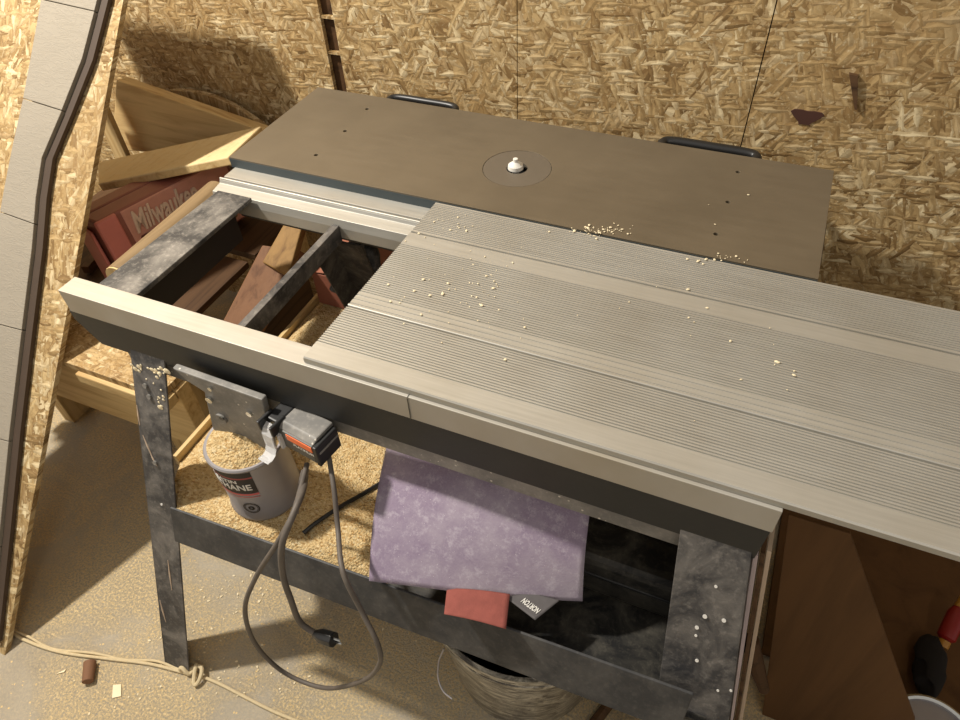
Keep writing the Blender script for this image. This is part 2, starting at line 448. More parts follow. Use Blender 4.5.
# ------------------------------------------------------------------ timber bench at the back left
root = thing('timber_bench', 'low yellow pine bench with strand board top left of the black stand', 'bench', (-1.25, .95, 0))
for (y0, y1) in ((.60, .80), (.83, 1.04), (1.07, 1.30)):
    MB().box(-1.75, -1.13 if y0 > .7 else -1.03, y0, y1, .482, .50).build('top_board', M_DARKW if y0 > .7 else M_OSBT, root, bevel=.001)
MB().box(-1.27, -1.02, .590, .628, .455, .482).build('edge_board', M_WX, root, bevel=.003)
MB().box(-1.75, -1.02, .630, .668, .275, .481).build('front_board', M_WX, root, bevel=.003)
MB().box(-1.75, -1.13, 1.24, 1.278, .35, .481).build('rear_board', M_WX, root, bevel=.003)
MB().box(-1.26, -1.172, .70, .81, 0, .481).build('leg', M_WZ, root, bevel=.003)
MB().box(-1.72, -1.68, .70, .79, 0, .481).build('leg', M_WZ, root, bevel=.003)
MB().box(-1.17, -1.13, 1.15, 1.235, 0, .481).build('leg', M_WZ, root, bevel=.003)
MB().box(-1.72, -1.68, 1.15, 1.235, 0, .481).build('leg', M_WZ, root, bevel=.003)

# boards standing behind it
def quad_board(name, pts, th, mat, label, cat, n=None, bevel=.003, group=None):
    b = MB(); b.slab(pts, th, n); t = dict(label=label, category=cat)
    if group: t['group'] = group
    return b.build(name, mat, None, bevel, **t)
yA = 1.275
quad_board('lumber_board', [PY(112,150,yA), PY(262,158,yA), PY(262,131,yA), PY(116,80,yA)], .038, M_WX,
           'wide yellow pine board on edge against the wall, behind the paler plank', 'board', (0,-1,.15))
pB = [PZ(98,184,.665), PZ(228,157,.785), PZ(261,126,.755), PZ(98,162,.645)]
quad_board('pine_plank', pB, .020, M_WXD, 'pale dusty pine plank sloping up above the red tool case', 'plank')
pc = []
for k in range(13):
    t = k/12; pc.append(PY(170+95*t, 90+38*t-10*math.sin(math.pi*t), 1.335))
quad_board('particle_board_offcut', [PY(262,170,1.335), *[p for p in reversed(pc)], PY(170,140,1.335)], .016, M_OSBT,
           'speckled offcut with curved top edge standing behind the wide pine board', 'offcut', (0,-1,0), .001)
xb_ = PY(120,172,1.20).x; b = MB(); b.box(xb_-.025, xb_+.025, 1.222, 1.238, .50, .74)
b.build('timber_batten', M_WZ, None, .002, label='short upright yellow batten beneath the sloping pale plank', category='batten')
b = MB(); p = PZ(86,270,.515); q = PZ(118,232,.515); b.tube([p, q], .014, 4)
b.build('timber_stick', M_STICK, label='dark square stick lying left of the red tool case', category='stick')

# ------------------------------------------------------------------ red tool case with raised maker's name
# the case stands on its long edge, lettered face towards the saw
cu_ = Vector((.27, .963, 0)).normalized(); cv_ = Vector((-.17, .07, .983)).normalized(); cw_ = cu_.cross(cv_).normalized()
if cw_.x < 0: cw_ = -cw_
p_ = PZ(117, 211, .70)
o0 = p_ - cv_*.20 - cu_*.0
def cp(u, v, w_): return o0 + cu_*u + cv_*v + cw_*w_
root = thing('tool_case', 'dusty red plastic tool case with raised maker name beside the saw stand', 'tool case', (o0.x-.06, o0.y+.18, .502))
def case_box(u0,u1,v0,v1,w0,w1,ins=0):
    b = MB(); b.hexa([cp(u0,v0,w0),cp(u1,v0,w0),cp(u1,v1,w0),cp(u0,v1,w0),cp(u0+ins,v0+ins,w1),cp(u1-ins,v0+ins,w1),cp(u1-ins,v1-ins,w1),cp(u0+ins,v1-ins,w1)]); return b
case_box(-.06,.31,.024,.205,-.120,-.062).build('rear_shell', M_RED, root, .006)
case_box(-.06,.31,.024,.205,-.058,-.004,.008).build('lid', M_RED, root, .006)
case_box(-.058,-.004,.035,.198,-.010,.002,.003).build('lid_end_band', M_PINK, root, .004, label='faded pink end band')
case_box(-.074,-.060,.03,.18,-.09,-.02,.003).build('end_grip', M_PINK, root, .004, label='faded pink end grip')
case_box(.004,.295,.035,.195,-.008,-.001,.003).build('name_panel', plain('faded_panel', L(196,140,122), .55, var=.15, nscale=40), root, .002)
nm = plain('dusty_raised_letters', L(214,188,166), .6)
text_on('name_lettering', 'Milwaukee', .072, nm, root, lambda x, y, z: cp(.018 + x, .134 + y*1.0, .0005+z), .0028, .25, .0015, .175)
b = MB()
for (u0, v0, u1, v1) in ((.02,.120,.11,.124),(.10,.127,.20,.131)):
    b.hexa([cp(u0,v0,-.001),cp(u1,v0,-.001),cp(u1+.004,v1,-.001),cp(u0+.004,v1,-.001),cp(u0,v0,.003),cp(u1,v0,.003),cp(u1+.004,v1,.003),cp(u0+.004,v1,.003)])
b.build('name_underline', plain('dark_red', L(98,52,44), .6), root)

# ------------------------------------------------------------------ the stand
root = thing('saw_stand', 'black splayed-leg steel saw stand with aluminium rails along its top', 'saw stand', (-.43, .75, 0))
STAND = root
RT = .856
# front rail
xr0, xr1 = -1.003, .123
rail = [(.519,RT),(.556,RT),(.556,RT-.004),(.523,RT-.004),(.523,RT-.046),(.519,RT-.046)]
MB().prism_x(rail, xr0, xr1).build('front_rail', M_ALUR, root, .0008)
b = MB(); b.slab([(xr0-.005,.520,.809),(xr0-.005,.520,.79),(xr0+.03,.520,.742),(xr1-.005,.520,.742),(xr1-.002,.520,.809)], .004, (0,-1,0))
b.build('rail_skirt', M_SKIRT, root, .0006)
for x in (-.36,):
    b = MB(); b.box(x-.0007, x+.0007, .5174, .518, RT-.045, RT-.001); b.box(x-.0007,x+.0007,.518,.55,RT,RT+.0002); b.build('rail_joint', M_DGREY, root)
# support tube under the front rail
b = MB(); b.box(-.93, .10, .528, .556, .700, .752); b.build('front_crossbar', M_GREYPL, root, .002)
# back rail with its channel
prof = [(.868,.822),(.872,.838),(.896,.842),(.899,.848),(.905,.848),(.907,.838),(.911,.838),(.913,.847),(.958,.847),(.958,.800),(.954,.800),(.954,.842),(.917,.842),(.915,.832),(.880,.828),(.872,.800),(.868,.800)]
MB().prism_x(prof, -.975, .10).build('back_rail', M_ALU, root, .0006)
MB().tube([(-.975,.902,.8485),(.10,.902,.8475)], .0026, 10).build('rail_bead', M_ALU, root, smooth=True)
MB().box(-.93,.10,.880,.905,.785,.815).build('rear_crossbar', M_BLACK, root, .002)
# side bars
def side_bar(pts, name, mat, zb=.838):
    b = MB(); b.hexa([(p.x, p.y, zb) for p in pts] + [(p.x, p.y, p.z) for p in pts])
    return b.build(name, mat, root, .0015)
side_bar([Vector((-.962,.557,.848)), Vector((PZ(141,291,.848).x,.557,.848)), Vector((PZ(250,199,.846).x,.868,.846)), Vector((-.955,.868,.846))], 'side_bar', M_SIDEB)
MB().box(-.9380,-.9335,.557,.868,.735,.838).build('side_bar_shade_flange', plain('shadow_black_steel', L(40,36,34), .6), root)  # added dark flange, its colour stands in for shade under the bar
side_bar([Vector((.03,.557,.848)), Vector((.09,.557,.848)), Vector((.09,.868,.846)), Vector((.03,.868,.846))], 'side_bar', M_BLACK)
ma, mb_ = PZ(242,320,.828), PZ(325,232,.828); b = MB()
b.hexa([(ma.x,.556,.822),(ma.x+.014,.556,.822),(mb_.x+.014,.868,.822),(mb_.x,.868,.822),(ma.x,.556,.828),(ma.x+.014,.556,.828),(mb_.x+.014,.868,.828),(mb_.x,.868,.828)])
b.hexa([(ma.x+.010,.556,.792),(ma.x+.014,.556,.792),(mb_.x+.014,.868,.792),(mb_.x+.010,.868,.792),(ma.x+.010,.556,.822),(ma.x+.014,.556,.822),(mb_.x+.014,.868,.822),(mb_.x+.010,.868,.822)])
b.build('middle_angle_bar', M_BLACK2, root, .001)
# legs: pressed angle, splayed
def leg(tx0, tx1, ty, bx0, bx1, by, fl, name='leg'):
    """front flange + side flange; fl = +1: side flange on the x0 side"""
    th = .004; b = MB(); zt = .765; s = 1 if ty > by else -1
    b.hexa([(bx0,by,0),(bx1,by,0),(bx1,by+th*s,0),(bx0,by+th*s,0),(tx0,ty,zt),(tx1,ty,zt),(tx1,ty+th*s,zt),(tx0,ty+th*s,zt)])
    if fl > 0: xa, xb, xc, xd = bx0, bx0+th, tx0, tx0+th
    else: xa, xb, xc, xd = bx1-th, bx1, tx1-th, tx1
    b.hexa([(xa,by,0),(xb,by,0),(xb,by+.05*s,0),(xa,by+.05*s,0),(xc,ty,zt),(xd,ty,zt),(xd,ty+.06*s,zt),(xc,ty+.06*s,zt)])
    return b.build(name, M_BLACK2, root, .0008)
LN = (0, 1, -(.524-.247)/.765)
la, lb, lc, ld = PN(131,360,LN,.247), PN(165,372,LN,.247), PN(165,665,LN,.247), PN(188,664,LN,.247)
def ext(a, c, z): return a.x + (c.x-a.x)*(z-a.z)/(c.z-a.z)
leg(ext(la,lc,.765), ext(lb,ld,.765), .524, ext(la,lc,0), ext(lb,ld,0), .247, 1)
leg(.022,.111,.524, .115,.24,.247, -1)
leg(-.740,-.665,.900, -.80,-.75,1.17, 1)
leg(.022,.111,.900, .115,.24,1.17, -1)
# bolts on the left front leg
for (px, py) in ((206,398),(265,405),(266,408)):
    pass
def leg_pt(px, py, off=.0): return PN(px, py, (0, 1, -(.524-.247)/.765), .247) + Vector((0,-off,0))
for px, py in ((156,462),(146,385),(150,396)):
    c0 = leg_pt(px, py, .001); MB().tube([c0, c0+Vector((0,-.003,.001))], .0045, 12).build('bolt', M_GREYPL, root)
for px, py in ((162,504),(716,586),(705,616),(696,635),(724,620),(697,660),(731,690),(697,627),(718,690)):
    c0 = leg_pt(px, py, .0005); r = random.uniform(.0018,.0038)
    MB().tube([c0, c0+Vector((0,-.001,.0005))], r, 8).build('paint_blob', M_WHITE, root)
b = MB()
for cx, cy, n, sx, sy in ((157,372,16,8,7),(140,368,8,6,5),(160,398,10,3,9),(165,372,6,4,4)):
    for _ in range(n):
        c0 = leg_pt(random.gauss(cx,sx*.6), random.gauss(cy,sy*.6), .0003); r = random.uniform(.0010,.0042)
        if c0.z > .755: continue
        bmesh.ops.create_icosphere(b.bm, subdivisions=2, radius=1, matrix=Matrix.Translation(c0) @ Matrix.Diagonal((r*random.uniform(.8,1.6), .0012, r*random.uniform(.8,1.8), 1)))
b.build('glue_splatter', M_CRUMB, root, smooth=True)
for (u0,v0,u1,v1) in ((143,435,153,458),(150,452,157,466),(137,405,140,425),(168,560,172,590),(160,600,166,622)):
    a_ = leg_pt(u0,v0,.0003); c_ = leg_pt(u1,v1,.0003)
    MB().tube([a_, a_.lerp(c_,.5), c_], [.0006,.0018,.0005], 6).build('scratch', M_CARDW, root)
# lower crossbars
b = MB(); yb=.372
b.hexa([(-.842,yb,.398),(.10,yb+.012,.447),(.10,yb+.016,.447),(-.842,yb+.004,.398),(-.842,yb+.027,.475),(.10,yb+.040,.532),(.10,yb+.044,.532),(-.842,yb+.031,.475)])
b.build('lower_front_bar', M_BLACK, root, .001)
MB().box(-.76,.15,1.015,1.02,.40,.46).build('lower_rear_bar', M_BLACK, root, .001)
b = MB(); b.slab([(-.85,.405,.450),(-.405,.405,.450),(-.405,1.15,.450),(-.915,1.15,.450),(-.915,.50,.450)], .014, (0,0,1)); b.build('shelf_board', M_OSBT, root, .001)
b = MB(); b.hexa([(-.405,.405,.440),(.13,.405,.455),(.13,1.01,.455),(-.405,1.01,.440),(-.405,.405,.450),(.13,.405,.465),(.13,1.01,.465),(-.405,1.01,.450)])
b.build('shelf_tray', M_TUB, root, .001)
b = MB(); b.box(-.925,-.916,.50,1.15,.436,.468); b.build('shelf_edging', M_WY, root, .001)

# switch bracket plate under the rail
pl = [PY(172,368,.497), PY(262,400,.497), PY(270,430,.497), PY(273,451,.497), PY(213,430,.497), PY(204,392,.497), PY(188,382,.497)]
b = MB(); b.slab(pl, .012, (0,-1,0)); br = b.build('bracket_plate', M_GREYPL, root, .002)
for px, py, r in ((222,418,.011),(210,399,.0065),(250,413,.0055),(211,388,.004)):
    c0 = PY(px, py, .4965); MB().tube([c0, c0+Vector((0,-.004,0))], r, 16).build('screw_head', M_CHROME if r < .01 else M_GREYPL, br)
c0 = PY(222,418,.4925); MB().tube([c0, c0+Vector((0,-.002,0))], .005, 6).build('screw_socket', M_DGREY, br)

# ------------------------------------------------------------------ sawdust on the shelf
def shelf_z(x, y):
    n = noise.fractal(Vector((x*9, y*9, 0)), 1.0, 2.0, 4)
    n2 = noise.noise(Vector((x*60, y*60, 3)))
    e = min(1, (x+.915)/.03, (y-.405)/.03, (-.410-x)/.03, (1.15-y)/.03); e = max(0, e)
    return .4505 + e*(.012 + .010*n + .003*n2)
def SU(u, v):
    y = .408 + .740*v; xl0 = -.913 + max(0, (.50-y))*.62
    x = xl0 + (-.411-xl0)*u; return (x, y, shelf_z(x, y))
b = MB(); b.grid(150, 190, lambda u, v: SU(u, v))
b.build('sawdust_layer', M_SAW, None, smooth=True, label='thick layer of yellow sawdust covering the lower shelf of the stand', category='sawdust', kind='stuff')

cb_ = []
for k in range(9):
    p = PZ(303 + (392-303)*k/8, 532 + (472-532)*k/8, .47); cb_.append(Vector((p.x, p.y, shelf_z(p.x, p.y) + .004)))
MB().tube(smooth_path(cb_, 4), .0042, 8).build('black_cable', M_PLASB, None, smooth=True, label='straight thin black cable lying on the sawdust between can and purple sheet', category='cable')

# ------------------------------------------------------------------ can of sawdust
cc = Vector((-.703, .505, .462)); R = .068; H = .158
root = thing('paint_can', 'grey metal paint can heaped with sawdust, dark varnish label', 'paint can', tuple(cc))
b = MB(); b.lathe([(0,0),(R-.002,0),(R,.004),(R,.008),(R-.003,.012),(R-.003,H-.01),(R,H-.008),(R+.002,H-.003),(R,H),(R-.006,H-.001),(R-.007,H-.012),(R-.007,H-.03),(0,H-.03)], cc, 64)
b.build('can_body', M_CAN, root, smooth=True)
def cyl(s, z, off=0, a0=0):    # s = arc length, measured from angle a0
    a = a0 + s/R; r = R-.003+off; return Vector((cc.x+r*math.cos(a), cc.y+r*math.sin(a), cc.z+z))
A1 = math.radians(-48)        # right-hand end of the label as seen from the camera
def band(s0, s1, z0, z1, off, name, mat, n=28):
    b = MB(); g = b.grid(n, 2, lambda u, v: cyl(s0+(s1-s0)*u, z0+(z1-z0)*v, off, A1)); b.build(name, mat, root, smooth=True)
band(-.17, 0, .088, H-.012, .0008, 'label_block', M_BLK)
band(-.17, 0, .081, .0865, .0009, 'label_stripe', plain('label_red', L(196,92,92), .5, var=.03))
band(-.17, 0, .075, .0765, .0009, 'label_stripe', plain('label_red_thin', L(196,92,92), .5, var=.03))
band(-.17, 0, .129, .133, .0009, 'label_stripe', plain('label_red_upper', L(150,66,66), .5, var=.03))
def can_text(body, size, s_end, z, width, mat=M_WHITE, name='label_lettering'):
    text_on(name, body, size, mat, root, lambda x, y, zz: cyl(s_end-width+x, z+y, .0014+zz, A1), .0002, 0, .0004, width)
can_text('URETHANE', .023, -.008, .098, .105)
can_text('SATIN', .012, -.030, .118, .045)
def ringmesh(s0, z0, ro, ri, name, mat, seg=32):
    b = MB(); vs = []
    for k in range(seg):
        t = 2*math.pi*k/seg
        vs.append((b.bm.verts.new(cyl(s0+ro*math.cos(t), z0+ro*math.sin(t), .0012, A1)), b.bm.verts.new(cyl(s0+ri*math.cos(t), z0+ri*math.sin(t), .0012, A1))))
    for k in range(seg):
        a, c = vs[k], vs[(k+1)%seg]; b.bm.faces.new((a[0], c[0], c[1], a[1]))
    b.build(name, mat, root)
ringmesh(-.026, .042, .0155, .0135, 'label_roundel', M_BLK); ringmesh(-.026, .042, .0125, .0115, 'label_roundel', M_BLK); ringmesh(-.026, .042, .006, .0025, 'label_roundel', M_BLK)
def heap(u, v):
    a = 2*math.pi*u; r = (R-.004)*v
    x, y = r*math.cos(a), r*math.sin(a)
    z = H-.001 + .024*(1-v*v) + (.004*noise.noise(Vector((x*140, y*140, 0))) + .005*noise.noise(Vector((x*50, y*50, 5))))*(1-v**6)
    return (cc.x+x, cc.y+y, cc.z+z)
b = MB(); b.grid(97, 34, heap); bmesh.ops.remove_doubles(b.bm, verts=b.bm.verts, dist=1e-5)
b.build('sawdust_heap', M_SAW, None, smooth=True, label='heap of coarse yellow sawdust filling the grey paint can', category='sawdust', kind='stuff')

# ------------------------------------------------------------------ power switch with its cords
sw = PY(314,449,.468); root = thing('power_switch', 'black power switch box with orange sticker hanging under the front rail', 'switch', tuple(sw+Vector((-.05,.02,-.05))))
du = Vector((math.cos(-.16), math.sin(-.16), 0)); dv = Vector((-du.y, du.x, 0)); dz = Vector((0,0,1))
def sp(u, v, z): return sw + du*u + dv*v + dz*z
def sbox(u0,u1,v0,v1,z0,z1,chz=0,chv=0):
    b = MB(); b.hexa([sp(u0,v0,z0),sp(u1,v0,z0),sp(u1,v1,z0),sp(u0,v1,z0),sp(u0,v0+chv,z1),sp(u1,v0+chv,z1),sp(u1,v1,z1),sp(u0,v1,z1)]); return b
sbox(-.076,-.004,0,.050,-.042,0).build('switch_body', M_DGREY, root, .003)
sbox(-.004,.004,-.001,.048,-.043,.002).build('end_cap', M_PLASB, root, .002)
sbox(-.076,-.004,.002,.050,0,.008,0,.010).build('switch_top', M_GREYPL, root, .002)
sbox(-.058,-.006,-.0012,0,-.014,-.001).build('sticker', M_ORANGE, root, label='orange sticker')
sbox(.004,.005,.004,.046,-.016,-.012).build('cap_stripe', M_GREYPL, root)
text_on('lettering', 'PLATINUM', .008, M_WHITE, root, lambda x,y,z: sp(-.048+x, -.0004-z, -.0235+y), .0001, 0, .0003, .042)
sbox(-.104,-.076,.005,.045,-.014,.008).build('hinge_block', M_PLASB, root, .003)
for u in (-.106,-.080):
    sbox(u,u+.006,-.012,.02,-.010,.012).build('hinge_ear', M_PLASB, root, .002)
# clear flap, an open curl of bent plastic
prof = smooth_path([(.004,.004),(-.008,.000),(-.014,-.015),(-.014,-.036),(-.016,-.050),(-.026,-.057),(-.032,-.054)], 5)if False else None
fl = [(.002,.002),(-.006,-.002),(-.011,-.012),(-.012,-.026),(-.012,-.040),(-.017,-.050),(-.026,-.054),(-.034,-.052)]
b = MB()
for (v0,z0),(v1,z1) in zip(fl, fl[1:]):
    b.hexa([sp(-.101,v0,z0),sp(-.079,v0,z0),sp(-.079,v1,z1),sp(-.101,v1,z1),sp(-.101,v0-.002,z0-.001),sp(-.079,v0-.002,z0-.001),sp(-.079,v1-.002,z1-.001),sp(-.101,v1-.002,z1-.001)])
b.box(0,0,0,0,0,0) if False else None
b.build('clear_flap', M_CLEAR, root)
sbox(-.076,-.070,-.006,.004,-.042,-.010).build('clear_lip', M_CLEAR, root, .001)
# cord A: loops down to near the floor and back
ptsA = [PY(329,457,.49), PY(334,490,.45), PY(338,530,.41), PY(343,572,.372-.02), PY(362,612,.33), PY(378,645,.31), PY(379,665,.305), PY(362,681,.30),
        PY(325,688,.295), PY(285,673,.29), PY(256,645,.29), PY(245,610,.30), PY(256,577,.325), PY(276,545,.35), PY(291,518,.38), PY(299,495,.42), PY(307,464,.478)]
MB().tube(smooth_path(ptsA, 8), .0042, 10).build('cord', M_CORD, root, smooth=True, label='looped grey-brown cord')
ptsB = [PY(306,470,.486), PY(303,490,.43), PY(293,515,.385), PY(282,545,.350), PY(283,575,.335), PY(291,600,.325), PY(300,622,.32), PY(316,634,.318)]
MB().tube(smooth_path(ptsB, 8), .0052, 10).build('cord', M_CORD, root, smooth=True)
p0, p1 = ptsB[-1], PY(334,640,.318); d = (p1-p0).normalized()
pg = MB().tube([p0-d*.006, p0+d*.004, p0+d*.014, p1], [.006,.009,.013,.013], 8).build('plug', M_PLASB, root, .001, True)
for k in (-1, 1):
    q = p1 + Vector((0,0,.006*k)); MB().tube([q, q+d*.015], .002, 6).build('prong', M_CHROME, pg)
MB().tube([PY(303,470,.486), PY(299,488,.46), PY(297,500,.455)], .003, 8).build('cord_tail', M_CORD, root, smooth=True)
cd_ = PY(295,508,.45); b = MB(); b.slab([cd_+Vector((-.010,0,-.014)), cd_+Vector((.002,0,-.018)), cd_+Vector((.012,0,.014)), cd_+Vector((.0,0,.018))], .001, (0,-1,0))
b.build('cord_tag', M_GREYP, root)

# ------------------------------------------------------------------ ribbed aluminium plank
zt, zb = .868, .857
yb0, yb1 = PZ(303,357,zt).y, PZ(436,202,zt).y
xl, xl2 = PZ(303,357,zt).x, PZ(436,202,zt).x; SH = (xl2-xl)/(yb1-yb0)
k_ = (CAM.z-zt)/(CAM.z-.862)
top = []
def zone(y):
    y_ = y/k_
    if y_ < .560: return 'flat'
    if .641 < y_ < .647 or .849 < y_ < .856: return 'groove'
    if .647 <= y_ < .682: return 'coarse'
    if .815 <= y_ < .849: return 'smooth'
    return 'rib'
y = yb0; top.append((y, zt-.002)); y += .002; top.append((y, zt))
while y < yb1-.004:
    z_ = zone(y)
    if z_ == 'rib':
        top += [(y+.0006, zt), (y+.0012, zt-.0018), (y+.0026, zt-.0018), (y+.0032, zt)]; y += .0048
    elif z_ == 'coarse':
        top += [(y+.0008, zt), (y+.0014, zt-.0012), (y+.0026, zt-.0012), (y+.0032, zt)]; y += .0100
    elif z_ == 'groove':
        top += [(y+.0002, zt), (y+.0008, zt-.0035), (y+.0036, zt-.0035), (y+.0042, zt), (y+.0055, zt+(.0008 if y < .75 else 0)), (y+.0075, zt+(.0008 if y < .75 else 0))]; y += .0085
    else:
        top.append((y, zt)); y += .004
top.append((yb1-.001, zt)); top.append((yb1, zt-.002))
prof = top + [(yb1, zb), (yb0, zb)]
root = thing('aluminium_plank', 'long ribbed aluminium platform plank laid across the saw stand', 'platform', (xl+.75, (yb0+yb1)/2, zb))
MB().prism_x(prof, xl, 1.35, SH).build('ribbed_deck', M_ALU, root)
b = MB(); b.slab([(xl-.0002,yb0+.001,zb),(xl-.0002,yb0+.001,zt-.0045),(xl2-.0002,yb1-.001,zt-.0045),(xl2-.0002,yb1-.001,zb)], .0012, (1,0,0)); b.build('sawn_end', M_DGREY, root)
# crumbs
b = MB()
def crumb(c, r):
    mtx = Matrix.Translation(c) @ Matrix.Rotation(random.uniform(0,6), 4, 'Z') @ Matrix.Diagonal((r*random.uniform(.7,1.8), r, r*.6, 1))
    bmesh.ops.create_icosphere(b.bm, subdivisions=1, radius=1, matrix=mtx)
for cx, cy, n, sx, sy in ((600,231,60,28,5),(470,283,44,52,28),(720,258,20,22,4),(450,225,22,30,14),(640,300,10,90,40),(760,380,9,110,50),(585,232,10,12,3),(400,300,8,30,30),(700,215,3,60,30),(500,330,8,60,30)):
    for _ in range(n):
        px, py = random.gauss(cx, sx*.6), random.gauss(cy, sy*.6)
        c = PZ(px, py, zt+.0012)
        if c.y < yb0+.01 or c.x < xl+.01: continue
        if c.y > yb1-.003: c.z = zt + .0014
        if c.y > yb1+.3: continue
        crumb(c, .0008+.0018*random.random()**2.5)
b.build('wood_crumbs', M_CRUMB, None, label='pale wood crumbs scattered over the ribbed plank and brown plate', category='crumbs', kind='stuff')

# ------------------------------------------------------------------ router plate behind it
zp = .868
f = lambda px, py: PZ(px, py, zp)
a0, a1, a2 = f(229,157), f(318,87), f(834,171)
xl_, xr_ = (a0.x+a1.x)/2, a2.x; y0_, y1_ = max(a0.y, yb1+.001), a1.y
root = thing('router_table', 'flat brown steel router table plate with round insert behind the ribbed plank', 'router table', ((xl_+xr_)/2, (y0_+y1_)/2, zp-.02))
pl = MB().box(xl_, xr_, y0_, y1_, zp-.018, zp).build('table_plate', M_PLATE, root, 0)
cut = []
def cutter(c, r, depth=.05):
    b = MB(); b.tube([(c.x, c.y, zp-depth), (c.x, c.y, zp+.01)], r, 32); o = b.build('cutter', M_HOLE); cut.append(o)
for q in ((345,131),(316,155),(367,109),(738,172),(728,202),(716,234)): cutter(f(*q), .0042)
ic = f(517,168); cutter(ic, .0655)
boolean_diff(pl, cut)
bv = pl.modifiers.new('bevel','BEVEL'); bv.width=.001; bv.segments=1; bv.limit_method='ANGLE'
b = MB(); b.lathe([(.020,-.008),(.020,0),(.0645,0),(.0645,-.008)], Vector((ic.x, ic.y, zp-.0004)), 64, True); b.build('insert_ring', M_RING, root)
b = MB(); b.box(ic.x-.08, ic.x+.08, ic.y-.08, ic.y+.08, zp-.045, zp-.019); b.build('motor_base', M_PLASB, root, .004)
b = MB(); b.lathe([(0,-.018),(.006,-.018),(.008,-.002),(.015,-.001),(.014,.006),(.009,.010),(.005,.013),(.0045,.019),(0,.020)], Vector((ic.x-.003, ic.y, zp)), 20); b.build('router_bit', M_WHITE, root, smooth=True, label='white dusty router bit')
b = MB(); b.box(ic.x-.001, ic.x+.008, ic.y-.003, ic.y+.003, zp-.004, zp+.009); b.build('bit_cutter', M_CHROME, root)
# front dark edge strip
MB().box(xl_, xr_, y0_-.0008, y0_, zp-.022, zp-.003).build('edge_strip', plain('blue_grey_edge', L(66,76,80), .5), root)
for (p_, q_, r0) in (((395,96),(458,108),.008),((665,139),(757,156),.010)):
    A_, B_ = PZ(*p_, zp-.012), PZ(*q_, zp-.012)
    yh = y1_ + .024
    b = MB(); b.tube(smooth_path([(A_.x+.002, y1_-.002, zp-.012),(A_.x, y1_+.018, zp-.010),(A_.x+.018, yh+.004, zp-.009),((A_.x+B_.x)/2, yh+.005, zp-.009),(B_.x-.018, yh+.004, zp-.009),(B_.x, y1_+.018, zp-.010),(B_.x-.002, y1_-.002, zp-.012)], 6), r0, 10)
    b.build('handle', M_PLASB, root, smooth=True)
MB().box(xr_-.02, xr_+.005, 1.02, 1.14, zp-.085, zp-.019).build('corner_bracket', M_PLASB, root, .004)
for x in (-.85, .0):
    MB().box(x-.02, x+.02, y0_, y1_-.02, zp-.045, zp-.019).build('support_arm', M_BLACK, root, .002)

# ------------------------------------------------------------------ wooden bar with rounded end, left of the stand's side bar
c1 = PZ(119,276,.812); c2 = PZ(219,189,.812)
dd = (c2-c1).normalized(); sd = Vector((-dd.y, dd.x, 0))
b = MB()
prof = []
for k in range(9):
    a = math.pi*k/8; prof.append((.027*math.cos(a), -.002+.022*math.sin(a)))
prof += [(-.027,-.06), (.027,-.06)]
va = [b.bm.verts.new(c1 + sd*u + Vector((0,0,z)) ) for u, z in prof]; vb = [b.bm.verts.new(c2 + sd*u + Vector((0,0,z))) for u, z in prof]
b.bm.faces.new(va); b.bm.faces.new(vb[::-1])
for k in range(len(prof)): b.bm.faces.new((va[k], vb[k], vb[(k+1)%len(prof)], va[(k+1)%len(prof)]))
b.build('wooden_rail', M_RAILW, None, .003, True, label='dusty wooden rail with rounded yellow end along the side bar', category='wooden rail')

b = MB(); ee = [c1 - dd*.0035 + sd*u*.97 + Vector((0,0,z)) for u, z in prof]; b.slab(ee, .003, -dd); 
b.build('cut_end', M_WZ, bpy.data.objects['wooden_rail'], label='bright yellow cut end')
# ------------------------------------------------------------------ stuff seen through the open frame
b = MB(); b.slab([PZ(222,322,.50), PZ(256,330,.50), PZ(300,250,.62), PZ(262,245,.62)], .035)
b.build('reddish_plank', wood('reddish_timber','Y',(122,86,58),(84,52,30)), None, .003, label='reddish brown plank sloping down inside the open frame', category='plank')
b = MB(); b.slab([PZ(262,262,.60), PZ(288,276,.60), PZ(303,222,.66), PZ(288,216,.66)], .02)
b.build('yellow_offcut', wood('dull_yellow_timber','Y',(144,112,64),(104,74,38)), None, .003, label='yellow pine offcut behind the reddish plank under the open frame', category='offcut')
MB().box(-1.045,-1.03,.80,1.13,0,.44).build('plywood_sheet', M_DARKW, None, .001, label='brown plywood sheet on edge under the open frame', category='plywood')
bx = PZ(360,262,.50); root = thing('cardboard_box', 'small reddish cardboard box at the back of the sawdust shelf', 'box', (-.82, 1.07, .455))
MB().box(-.90,-.74,1.00,1.14,.466,.56).build('box_body', plain('reddish_card', L(150,92,72), .7, bump=.2), root, .002)
b = MB(); b.slab([(-.90,1.00,.562),(-.82,1.00,.575),(-.82,1.14,.575),(-.90,1.14,.562)], .002, (0,0,1)); b.slab([(-.815,1.00,.575),(-.74,1.00,.562),(-.74,1.14,.562),(-.815,1.14,.575)], .002, (0,0,1))
b.build('box_flaps', plain('reddish_card_flap', L(160,102,80), .7), root)
b = MB(); mtx = PZ(358,245,.70)
b.tube([mtx+Vector((-.05,-.05,-.10)), mtx+Vector((-.02,0,-.02)), mtx+Vector((.03,.03,.04))], [.012,.018,.014], 8)
b.tube([mtx+Vector((.05,-.04,-.10)), mtx+Vector((.03,.0,-.02)), mtx+Vector((.0,.03,.04))], [.012,.018,.014], 8)
b.build('motor_bracket', M_BLACK2, STAND, .002)

